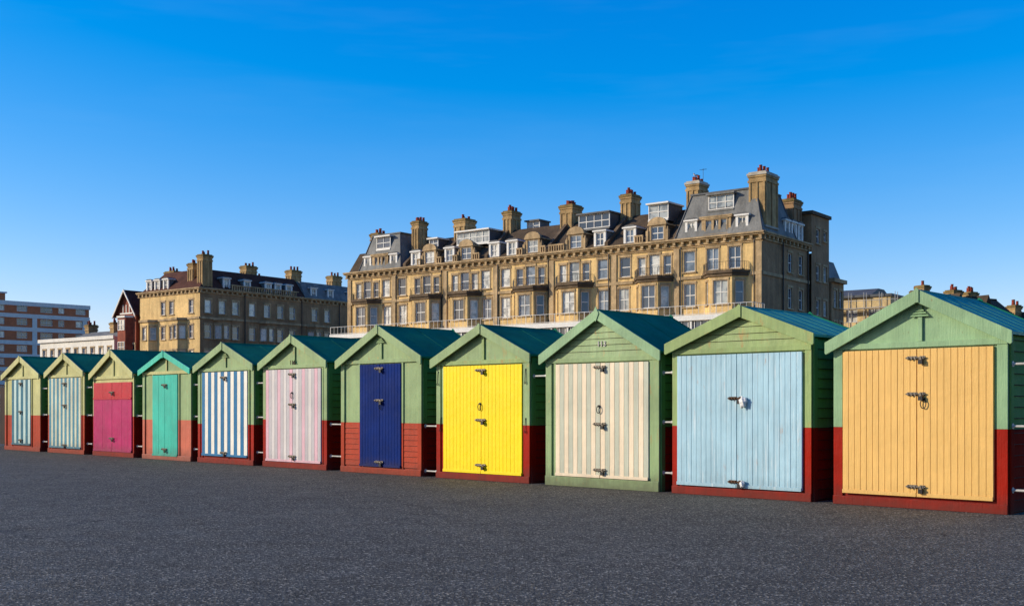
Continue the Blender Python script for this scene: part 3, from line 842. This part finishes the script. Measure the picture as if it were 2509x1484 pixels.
rb.obj("balcony_railing", ['trim'], B.r)

# rear lower wing beside it
R = Bld("brick_wing", "brown brick rear house with slate top beside the mansion", "building", (23.3+0.6072*15.9, 105+0.7945*15.9, 0), RZ)
R.mats = ['brick_dark', 'slate']
R.wall((0.4, 0), (0.4, 3.4), 0, 14.4, [(1.0, 11.6, 0.8, 1.8, 'sash'), (2.5, 11.6, 0.8, 1.8, 'sash'), (1.0, 8.3, 0.8, 1.8, 'sash'), (2.5, 8.3, 0.8, 1.8, 'sash')])
R.wall((-5, 0), (0.4, 0), 0, 14.4)
R.wall((0.4, 3.4), (-5, 3.4), 0, 14.4)
R.finish()
q = MB(); q.prism_y([(-5, 14.4), (0.2, 14.4), (-0.7, 16.6), (-5, 16.6)], 0.05, 3.35, 0); q.obj("mansard_roof", ['slate'], R.r)
q = MB(); q.box(0.1, 0.75, -0.1, 3.5, 14.2, 14.6, 0); q.obj("cornice", ['stone'], R.r)

# ---- second mansion on the left
C = Bld("corner_mansion", "brick corner mansion block with bays, slate roof and chimneys", "building", (-44.3, 160, 0), RZ)
C.mats = ['brick', 'brick_dark', 'stone']
LC = 14.3; DC = 36.0; ZC = 17.9
rowz = (14.6, 11.0, 7.4)
ops = []
for z in rowz:
    for t in (8.6, 6.6, 2.0):
        ops.append((LC-t, z, 1.0, 1.9, 'sash'))
C.wall((-LC, 0), (0, 0), 0, ZC, ops)
ops = []
for z in rowz:
    for a in (1.4, 6.3, 9.4, 14.8, 17.2, 24.5, 29.6, 33.0):
        ops.append((a, z, 1.15, 1.9, 'sash'))
for a in (3.9, 12.2, 21.8):
    ops.append((a, 14.6, 1.15, 1.9, 'sash'))
C.wall((0, 0), (0, DC), 0, ZC, ops, 1)  # side wall in the darker brick, its shade in the colour
C.wall((0, DC), (-LC, DC), 0, ZC, [], 1)
C.wall((-LC, DC), (-LC, 0), 0, ZC, [], 1)
for (a, c) in ((-13.6, -10.0), (-5.8, -3.0)):
    pts = [(a, -0.001), (a+0.8, -1.0), (c-0.8, -1.0), (c, -0.001)]
    for k in range(3):
        L = (Vector(pts[k+1])-Vector(pts[k])).length
        C.wall(pts[k], pts[k+1], 0, 13.6, [(L/2, z, min(0.9, L-0.4), 1.9, 'sash') for z in rowz[1:]])
    C.w.poly([(x, y, 13.6) for x, y in pts], 2)
for (a, c) in ((2.4, 5.4), (10.7, 13.8), (20.2, 23.4)):
    pts = [(0.001, a), (1.0, a+0.8), (1.0, c-0.8), (0.001, c)]
    for k in range(3):
        L = (Vector(pts[k+1])-Vector(pts[k])).length
        C.wall(pts[k], pts[k+1], 0, 13.6, [(L/2, z, min(0.9, L-0.4), 1.9, 'sash') for z in rowz[1:]], 1)
    C.w.poly([(x, y, 13.6) for x, y in pts], 2)
C.finish()
cm = MB()
cornice(cm, [(-LC-0.4, 0), (0.4, 0)], ZC+0.25, 0, 0.5)
cornice(cm, [(0.0, -0.4), (0.0, DC)], ZC+0.247, 0, 0.5)
cm.box(-LC, 0.0, -0.15, -0.001, 13.7, 14.0, 0)
cm.box(0.001, 0.15, 0.0, DC, 13.7, 14.0, 0)
for (a, c) in ((-13.6, -10.0), (-5.8, -3.0)):
    cm.prism_z([(a-0.2, -0.16), (a+0.7, -1.2), (c-0.7, -1.2), (c+0.2, -0.16)], 13.61, 13.95, 0)
for (a, c) in ((2.4, 5.4), (10.7, 13.8), (20.2, 23.4)):
    cm.prism_z([(0.16, a-0.2), (1.2, a+0.7), (1.2, c-0.7), (0.16, c+0.2)], 13.61, 13.95, 0)
cm.obj("cornice", ['stone'], C.r)
rf = MB()
i = 2.6
rf.hexa([(-LC, 0.1, ZC+0.26), (-0.1, 0.1, ZC+0.26), (-0.1, 20, ZC+0.26), (-LC, 20, ZC+0.26),
         (-LC+i, 0.1+i, 21.2), (-0.1-i, 0.1+i, 21.2), (-0.1-i, 20, 21.2), (-LC+i, 20, 21.2)], 0)
rf.hexa([(-LC, 20.01, ZC+0.26), (-0.1, 20.01, ZC+0.26), (-0.1, DC, ZC+0.26), (-LC, DC, ZC+0.26),
         (-LC+i, 20.01, 20.8), (-0.1-1.4, 20.01, 20.8), (-0.1-1.4, DC-1, 20.8), (-LC+i, DC-1, 20.8)], 1)
rf.obj("roof", ['tile_red', 'slate'], C.r)
for a in (5.0, 8.8, 12.8, 14.7, 16.9, 22.0, 25.6, 30.0):
    dormer(C, 0, 0, 'white', w=1.3, h=1.9, back=2.2, rz=math.pi/2, origin=(-0.35, a, ZC+0.26))
for t in (12.6, 10.6, 8.5):
    dormer(C, -t, ZC+0.26, 'white', 0.35, 1.3, 1.9, 2.2)
chimney(C, -1.0, 1.6, 1.3, 1.6, 14.5, 23.0, 3)
chimney(C, -3.8, 1.8, 1.2, 1.2, 17.5, 22.0, 2)
chimney(C, -11.8, 4.0, 2.2, 1.3, 18, 21.6, 5, potalong='x')
chimney(C, -4.0, 12.0, 1.4, 2.0, 18, 22.6, 5)
chimney(C, -4.0, 21.0, 1.4, 2.0, 18, 22.8, 5)
chimney(C, -4.0, 29.8, 1.4, 2.0, 18, 22.7, 5)
chimney(C, -8.5, 17.5, 1.4, 1.6, 18, 21.9, 4)
chimney(C, -9.5, 8.0, 1.0, 1.2, 18, 22.0, 1)
bal = MB()
for k in range(30):
    bal.box(0.1, 0.25, 5.5+k*0.42, 5.5+k*0.42+0.16, ZC+0.26, ZC+0.9, 0)
bal.box(0.05, 0.32, 5.4, 18.3, ZC+0.9, ZC+1.05, 0)
bal.obj("balustrade", ['stone'], C.r)
for a in (7.9, 19.0, 27.0):
    dp = MB(); dp.tube((0.2, a, 0), (0.2, a, ZC-0.3), 0.07, mi=0, n=6); dp.obj("drainpipe", ['iron'], C.r)

# ---- half-timbered gabled house, next along the same street line
T = Bld("gabled_house", "red tile-hung house with steep timbered gable and white windows", "house", (-56.5, 169.4, 0), RZ)
T.mats = ['redtile', 'brick_dark']
GW = 4.8
T.wall((-GW, 0), (0, 0), 0, 15.4, [(0.7, 9.0, 0.8, 1.6, 'sash'), (4.1, 9.0, 0.8, 1.6, 'sash')])
T.wall((0, 0), (0, 9), 0, 15.4)
T.wall((0, 9), (-GW, 9), 0, 15.4); T.wall((-GW, 9), (-GW, 0), 0, 15.4)
T.w.poly([(-GW, 0, 15.4), (0, 0, 15.4), (-GW/2, 0, 18.6)], 0)
T.finish()
q = MB()
for sg in (-1, 1):
    xo = -GW/2+sg*2.9
    q.hexa([(-GW/2, -0.5, 18.6), (xo, -0.5, 14.75), (xo, 9.3, 14.75), (-GW/2, 9.3, 18.6), (-GW/2, -0.5, 18.85), (xo, -0.5, 15.0), (xo, 9.3, 15.0), (-GW/2, 9.3, 18.85)], 0)
q.obj("roof", ['tile_red'], T.r)
for sg in (-1, 1):
    q = MB()
    xo = -GW/2+sg*2.95; xg = -GW/2+sg*0.001
    q.prism_y([(xg, 18.95), (xg, 18.6), (xo, 14.6), (xo, 14.95)], -0.62, -0.51, 0)
    q.obj("bargeboard", ['stucco'], T.r)
q = MB()
q.box(-4.0, -0.8, -0.12, -0.001, 15.2, 15.4, 0)
for x in (-3.2, -2.4, -1.6):
    q.box(x-0.08, x+0.08, -0.1, -0.001, 15.401, 16.6, 0)
q.obj("timber_frame", ['stucco'], T.r)
q = MB()
q.prism_z([(-4.0, -0.001), (-3.4, -0.9), (-1.4, -0.9), (-0.8, -0.001)], 6.5, 14.6, 0)
q.prism_z([(-4.15, -0.002), (-3.45, -1.05), (-1.35, -1.05), (-0.65, -0.002)], 14.601, 14.9, 1)
q.obj("bay", ['redtile', 'stucco'], T.r)
for zz in (12.7, 9.4):
    place("window", win_mesh(1.7, 1.6, 'wide'), T.r, (-2.4, -1.08, zz))

# ---- white stucco low terrace, further along the street
S = Bld("stucco_terrace", "low white stucco terrace with parapet and chimney stacks", "building", (-61.0, 172.8, 0), RZ, 'stucco')
S.mats = ['stucco']
S.wall((-21, 0), (0, 0), 0, 12.0, [(k*2.3+1.4, 8.7, 1.0, 1.7, 'sash') for k in range(9)])
S.wall((0, 0), (0, 9), 0, 12.0)
S.wall((0, 9), (-21, 9), 0, 12.0); S.wall((-21, 9), (-21, 0), 0, 12.0)
S.finish()
q = MB(); q.prism_x([(1.0, 12.0), (8.0, 12.0), (5.5, 13.2), (3.5, 13.2)], -13.0, -0.4, 0); q.obj("roof", ['slate'], S.r)
q = MB(); q.box(-21.2, 0.2, -0.3, -0.001, 11.6, 12.15, 0); q.box(-21.0, 0.0, -0.12, -0.0015, 7.6, 7.9, 0); q.obj("cornice", ['stucco'], S.r)
chimney(S, -12.5, 4.0, 1.0, 1.6, 12.0, 14.5, 3)
chimney(S, -4.6, 3.5, 1.0, 1.8, 12.0, 14.5, 4, aerial=True)
chimney(S, -1.8, 3.5, 1.0, 1.8, 12.0, 14.5, 4)

# ---- apartment block
F = Bld("apartment_block", "modern flat roofed apartment block with white bands and orange brick", "building", (-93.8, 250, 0), math.radians(-45), 'flatbrick')
F.mats = ['flatbrick', 'trim']
LF = 50.0; fl = 2.85
ops = []
for k in range(8):
    zf = 0.5+k*fl
    a = LF-1.9
    j = 0
    while a > 2:
        w = (2.2, 1.3, 2.6)[j % 3]
        ops.append((a, zf+0.95, w, 1.35, 'wide')); a -= w/2+(1.9, 1.3, 2.6)[j % 3]+1.3; j += 1
F.wall((0, -LF), (0, 0), 0, 22.8, ops)
F.wall((0, 0), (-12, 0), 0, 22.8); F.wall((-12, -LF), (0, -LF), 0, 22.8); F.wall((-12, 0), (-12, -LF), 0, 22.8)
F.finish()
q = MB()
for k in range(8):
    zf = 0.5+k*fl
    q.box(0.001, 0.18, -LF, 0.1, zf-0.4, zf+0.45, 0)
q.box(-12.1, 0.25, -LF-0.1, 0.2, 22.6, 23.5, 0)
for a in (-1.0, -12, -27, -28.2):
    for k in range(7):
        q.box(0.001, 0.10, a-0.5, a+0.5, 0.5+k*fl+0.451, 0.5+(k+1)*fl-0.401, 0)
q.obj("floor_band", ['trim'], F.r)
q = MB(); q.box(-9, -3, -33, -17, 23.51, 25.3, 0); q.box(-9.3, -2.7, -33.3, -16.7, 25.31, 25.6, 1)
q.box(-6, -4.5, -22, -20, 25.61, 26.5, 0); q.obj("plant_room", ['flatbrick', 'trim'], F.r)

# ---- buildings on the right
G = Bld("scaffolded_house", "house under renovation wrapped in plywood sheeting and scaffolding", "building", (45.0, 137, 0), RZ, 'ply')
G.mats = ['ply', 'brick_dark']
G.wall((-9, 0), (1.0, 0), 0, 14.6, [(2.6, 11.6, 1.4, 1.6, 'wide'), (5.2, 11.6, 1.4, 1.6, 'wide'), (8.0, 11.6, 1.4, 1.6, 'wide'), (2.6, 8.4, 1.4, 1.6, 'wide'), (5.2, 8.4, 1.4, 1.6, 'wide'), (8.0, 8.4, 1.4, 1.6, 'wide')])
G.wall((1.0, 0), (1.0, 8), 0, 14.6, [(2, 11.6, 1.0, 1.6, 'sash'), (5, 11.6, 1.0, 1.6, 'sash')])
G.wall((1.0, 8), (-9, 8), 0, 14.6); G.wall((-9, 8), (-9, 0), 0, 14.6)
G.finish()
q = MB(); q.prism_x([(-0.4, 14.6), (8.4, 14.6), (5, 15.9), (3, 15.9)], -9.3, -1.5, 0); q.box(-9.2, 1.2, -0.2, 8.2, 14.601, 14.9, 0); q.obj("roof", ['lead'], G.r)
sc = MB()
for k in range(7):
    x = -9.4+k*1.9
    for y in (-1.3, -0.4):
        sc.tube((x, y, 0), (x, y, 15.3-0.05*k), 0.04, mi=0, n=5)
for z in (8.2, 10.6, 13.2):
    for y in (-1.3, -0.4):
        sc.tube((-9.6, y, z), (2.3, y, z), 0.04, mi=0, n=5)
    sc.tube((-9.6, -1.3, z+0.9), (2.3, -1.3, z+0.9), 0.035, mi=0, n=5)
    sc.box(-9.4, 2.2, -1.25, -0.45, z-0.12, z-0.06, 1)
so = sc.obj("scaffolding", ['whitebar', 'ply'], None, (45.0, 137, 0), RZ)
so["label"] = "galvanised tube scaffolding with plank decks round the house"; so["category"] = "scaffolding"

P = Bld("pale_block", "pale rendered block with parapet and grey roof", "building", (56.0, 152, 0), RZ, 'stucco')
P.mats = ['stucco']
P.wall((-12, 0), (0, 0), 0, 14.2, [(k*2.6+1.4, 11.2, 1.1, 1.7, 'sash') for k in range(4)]+[(k*2.6+1.4, 8.0, 1.1, 1.7, 'sash') for k in range(4)])
P.wall((0, 0), (0, 10), 0, 14.2, [(2, 11.2, 1.1, 1.7, 'sash'), (6, 11.2, 1.1, 1.7, 'sash')])
P.wall((0, 10), (-12, 10), 0, 14.2); P.wall((-12, 10), (-12, 0), 0, 14.2)
P.finish()
q = MB(); q.prism_x([(0.3, 14.2), (9.7, 14.2), (6, 16.2), (4, 16.2)], -11.8, -0.3, 0); q.obj("roof", ['slate'], P.r)
q = MB(); q.box(-12.2, 0.2, -0.3, -0.001, 13.9, 14.4, 0); q.box(0.001, 0.3, -0.29, 10.2, 13.9, 14.4, 0); q.obj("cornice", ['stucco'], P.r)
chimney(P, -3.0, 5.0, 1.2, 1.8, 15.0, 17.4, 4)

def tiled_terrace(name, label, loc, length, eave, ridge, stacks, mat='brick_dark'):
    H = Bld(name, label, "building", loc, math.radians(-62), mat)
    H.mats = [mat, 'brick']
    H.wall((-6, 0), (0, 0), 0, eave, [(1.6, eave-2.6, 1, 1.6, 'sash'), (4.2, eave-2.6, 1, 1.6, 'sash')], 1)
    H.wall((0, 0), (0, length), 0, eave, [(2+k*2.6, eave-2.5, 1, 1.6, 'sash') for k in range(int((length-2)/2.6))])
    H.wall((0, length), (-6, length), 0, eave); H.wall((-6, length), (-6, 0), 0, eave)
    H.w.poly([(-6, 0, eave), (0, 0, eave), (-3, 0, ridge-0.25)], 1)
    H.w.poly([(-6, length, eave), (0, length, eave), (-3, length, ridge-0.25)], 0)
    H.finish()
    q = MB()
    for sg in (-1, 1):
        xo = -3+sg*3.5
        q.hexa([(-3, -0.4, ridge-0.2), (xo, -0.4, eave-0.3), (xo, length+0.3, eave-0.3), (-3, length+0.3, ridge-0.2),
                (-3, -0.4, ridge), (xo, -0.4, eave-0.1), (xo, length+0.3, eave-0.1), (-3, length+0.3, ridge)], 0)
    q.tube((-3, -0.4, ridge), (-3, length+0.3, ridge), 0.13, mi=0, n=6)
    q.obj("roof", ['tile'], H.r)
    for (a, w, d, zt, n) in stacks:
        chimney(H, -3.0, a, w, d, ridge-1.0, zt, n)
    a = 3.0
    while a < length-2:
        g = MB()
        g.prism_x([(a-1.1, eave+0.2), (a+1.1, eave+0.2), (a, ridge+0.1)], -2.9, 0.2, 0)
        g.obj("dormer", ['tile'], H.r); a += 4.6
    return H
tiled_terrace("brick_terrace", "brown brick terrace with tiled gabled roof and brick chimneys", (47.3, 124.5, 0), 12.5, 11.2, 13.8,
              [(0.6, 1.2, 0.9, 14.9, 2), (5.6, 1.2, 1.4, 14.6, 4), (8.3, 1.2, 1.2, 14.5, 4)])
tiled_terrace("brick_terrace", "lower brown brick terrace with gabled dormers and chimney stacks", (59.6, 131.0, 0), 26, 9.9, 12.4,
              [(2.0, 1.1, 1.1, 13.3, 3), (9.0, 1.1, 1.2, 13.1, 4), (16.0, 1.1, 1.2, 13.1, 4)])

# seagull on the tall chimney
gb = MB()
def lump(c, r, n=8, mi=0):
    bm = bmesh.new(); bmesh.ops.create_icosphere(bm, subdivisions=2, radius=1)
    i = len(gb.v)
    for v in bm.verts: gb.v.append((c[0]+v.co.x*r[0], c[1]+v.co.y*r[1], c[2]+v.co.z*r[2]))
    for f in bm.faces: gb.f.append(tuple(i+v.index for v in f.verts)); gb.m.append(mi)
    bm.free()
lump((0, 0, 0.22), (0.22, 0.1, 0.1)); lump((-0.2, 0, 0.38), (0.07, 0.06, 0.065)); lump((-0.15, 0, 0.3), (0.07, 0.06, 0.1))
lump((0.12, 0, 0.24), (0.26, 0.11, 0.06), mi=1)
gb.tube((-0.26, 0, 0.37), (-0.35, 0, 0.35), 0.018, 0.004, 2, 6)
gb.tube((0.0, 0.04, 0), (0.0, 0.04, 0.15), 0.012, mi=2, n=5); gb.tube((0.0, -0.04, 0), (0.0, -0.04, 0.15), 0.012, mi=2, n=5)
tloc = Vector((23.3, 105, 0))+Vector((0.7945, -0.6072, 0))*(-9.55)+Vector((0.6072, 0.7945, 0))*4.9
g = gb.obj("seagull", ['trim', 'lead', 'brass'], None, (tloc.x, tloc.y, 24.5), 0.3)
g["label"] = "white and grey seagull standing on a chimney pot"; g["category"] = "bird"

# dark timber fence beyond the last hut
q = MB()
for k in range(18):
    q.box(k*0.16, k*0.16+0.15, 0, 0.03, 0.05, 1.85, 0)
q.box(0, 2.88, 0.031, 0.08, 0.4, 0.5, 0); q.box(0, 2.88, 0.031, 0.08, 1.4, 1.5, 0)
fpos = ROW0+ROWD*(28.9+3.0)+Vector((0.6946, 0.7194, 0))*1.2
o = q.obj("timber_fence", ['darkwood_lapshade'], None, fpos, ROW_RZ)
o["label"] = "dark brown timber board fence beside the last hut"; o["category"] = "fence"

# ------------------------------------------------------------------ ground
def sheet(name, pts, z, mat):
    b = MB(); b.poly([(x, y, z) for x, y in pts], 0)
    o = b.obj(name, [mat]); o["kind"] = "structure"; return o
sheet("ground", [(-1500, -300), (1500, -300), (1500, 2500), (-1500, 2500)], -0.008, 'earth')
a = ROW0+ROWD*60; c = ROW0-ROWD*60; n = Vector((0.6946, 0.7194, 0))
sheet("promenade", [tuple((a-n*40)[:2]), tuple((c-n*40)[:2]), tuple((c+n*8)[:2]), tuple((a+n*8)[:2])], 0.0, 'asphalt')
sheet("lawn", [tuple((a+n*8)[:2]), tuple((c+n*8)[:2]), tuple((c+n*60)[:2]), tuple((a+n*60)[:2])], -0.004, 'grass')

# ------------------------------------------------------------------ light, sky, camera
AZ = math.radians(181); EL = math.radians(21)
sv = Vector((math.cos(AZ)*math.cos(EL), math.sin(AZ)*math.cos(EL), math.sin(EL)))
sl = bpy.data.lights.new("Sun", 'SUN'); sl.energy = 4.8; sl.angle = math.radians(0.5); sl.color = (1.0, 0.91, 0.76)
so = bpy.data.objects.new("Sun", sl); COL.objects.link(so)
so.rotation_euler = (-sv).to_track_quat('-Z', 'Y').to_euler()
w = bpy.data.worlds.new("World"); scene.world = w; w.use_nodes = True
nt = w.node_tree; bg = nt.nodes["Background"]
sky = nt.nodes.new("ShaderNodeTexSky"); sky.sky_type = 'NISHITA'; sky.sun_disc = False
sky.sun_elevation = EL; sky.sun_rotation = math.radians(90)-AZ
sky.air_density = 1.0; sky.dust_density = 0.3; sky.ozone_density = 3.0
STR = 0.12
hs = nt.nodes.new("ShaderNodeHueSaturation"); hs.inputs["Saturation"].default_value = 1.35
nt.links.new(sky.outputs[0], hs.inputs["Color"])
sp = nt.nodes.new("ShaderNodeSeparateColor"); cb = nt.nodes.new("ShaderNodeCombineColor")
nt.links.new(hs.outputs[0], sp.inputs[0])
def wm(op, a, b):
    n_ = nt.nodes.new("ShaderNodeMath"); n_.operation = op
    for i, v in enumerate((a, b)):
        if isinstance(v, bpy.types.NodeSocket): nt.links.new(v, n_.inputs[i])
        else: n_.inputs[i].default_value = v
    return n_.outputs[0]
# deepen the red and lift the blue of the physical sky: a polarised-looking azure
rch = wm('MAXIMUM', wm('MULTIPLY', wm('SUBTRACT', sp.outputs[0], 0.056/STR), 1.8), 0.002)
gch = wm('MULTIPLY', sp.outputs[1], 1.32)
bch = wm('MULTIPLY', wm('POWER', wm('MAXIMUM', wm('MULTIPLY', sp.outputs[2], STR), 0.001), 0.62), 1.33/STR)
nt.links.new(rch, cb.inputs[0]); nt.links.new(gch, cb.inputs[1]); nt.links.new(bch, cb.inputs[2])
# barely visible high haze
tcw = nt.nodes.new("ShaderNodeTexCoord"); mp = nt.nodes.new("ShaderNodeMapping")
mp.inputs["Scale"].default_value = (2.2, 2.2, 16.0); mp.inputs["Rotation"].default_value = (0.06, 0.10, 0.3)
nz = nt.nodes.new("ShaderNodeTexNoise"); nz.inputs["Scale"].default_value = 1.6; nz.inputs["Detail"].default_value = 4; nz.inputs["Roughness"].default_value = 0.6
nt.links.new(tcw.outputs["Generated"], mp.inputs[0]); nt.links.new(mp.outputs[0], nz.inputs["Vector"])
mr = nt.nodes.new("ShaderNodeMapRange")
mr.inputs["From Min"].default_value = 0.50; mr.inputs["From Max"].default_value = 0.85; mr.inputs["To Min"].default_value = 0.0; mr.inputs["To Max"].default_value = 0.05
nt.links.new(nz.outputs["Fac"], mr.inputs["Value"])
mx = nt.nodes.new("ShaderNodeMix"); mx.data_type = 'RGBA'
nt.links.new(mr.outputs["Result"], mx.inputs[0]); nt.links.new(cb.outputs[0], mx.inputs[6])
mx.inputs[7].default_value = (0.42/STR, 0.62/STR, 0.90/STR, 1)
nt.links.new(mx.outputs[2], bg.inputs["Color"])
bg.inputs["Strength"].default_value = STR

cam = bpy.data.cameras.new("Camera"); cam.sensor_width = 36; cam.lens = 39.63; cam.shift_y = 0.1008; cam.clip_end = 5000
co = bpy.data.objects.new("Camera", cam); COL.objects.link(co)
co.location = (0, 0, 1.25); co.rotation_euler = (math.pi/2, 0, 0)
scene.camera = co
scene.view_settings.view_transform = 'Standard'; scene.view_settings.look = 'None'; scene.view_settings.exposure = 0
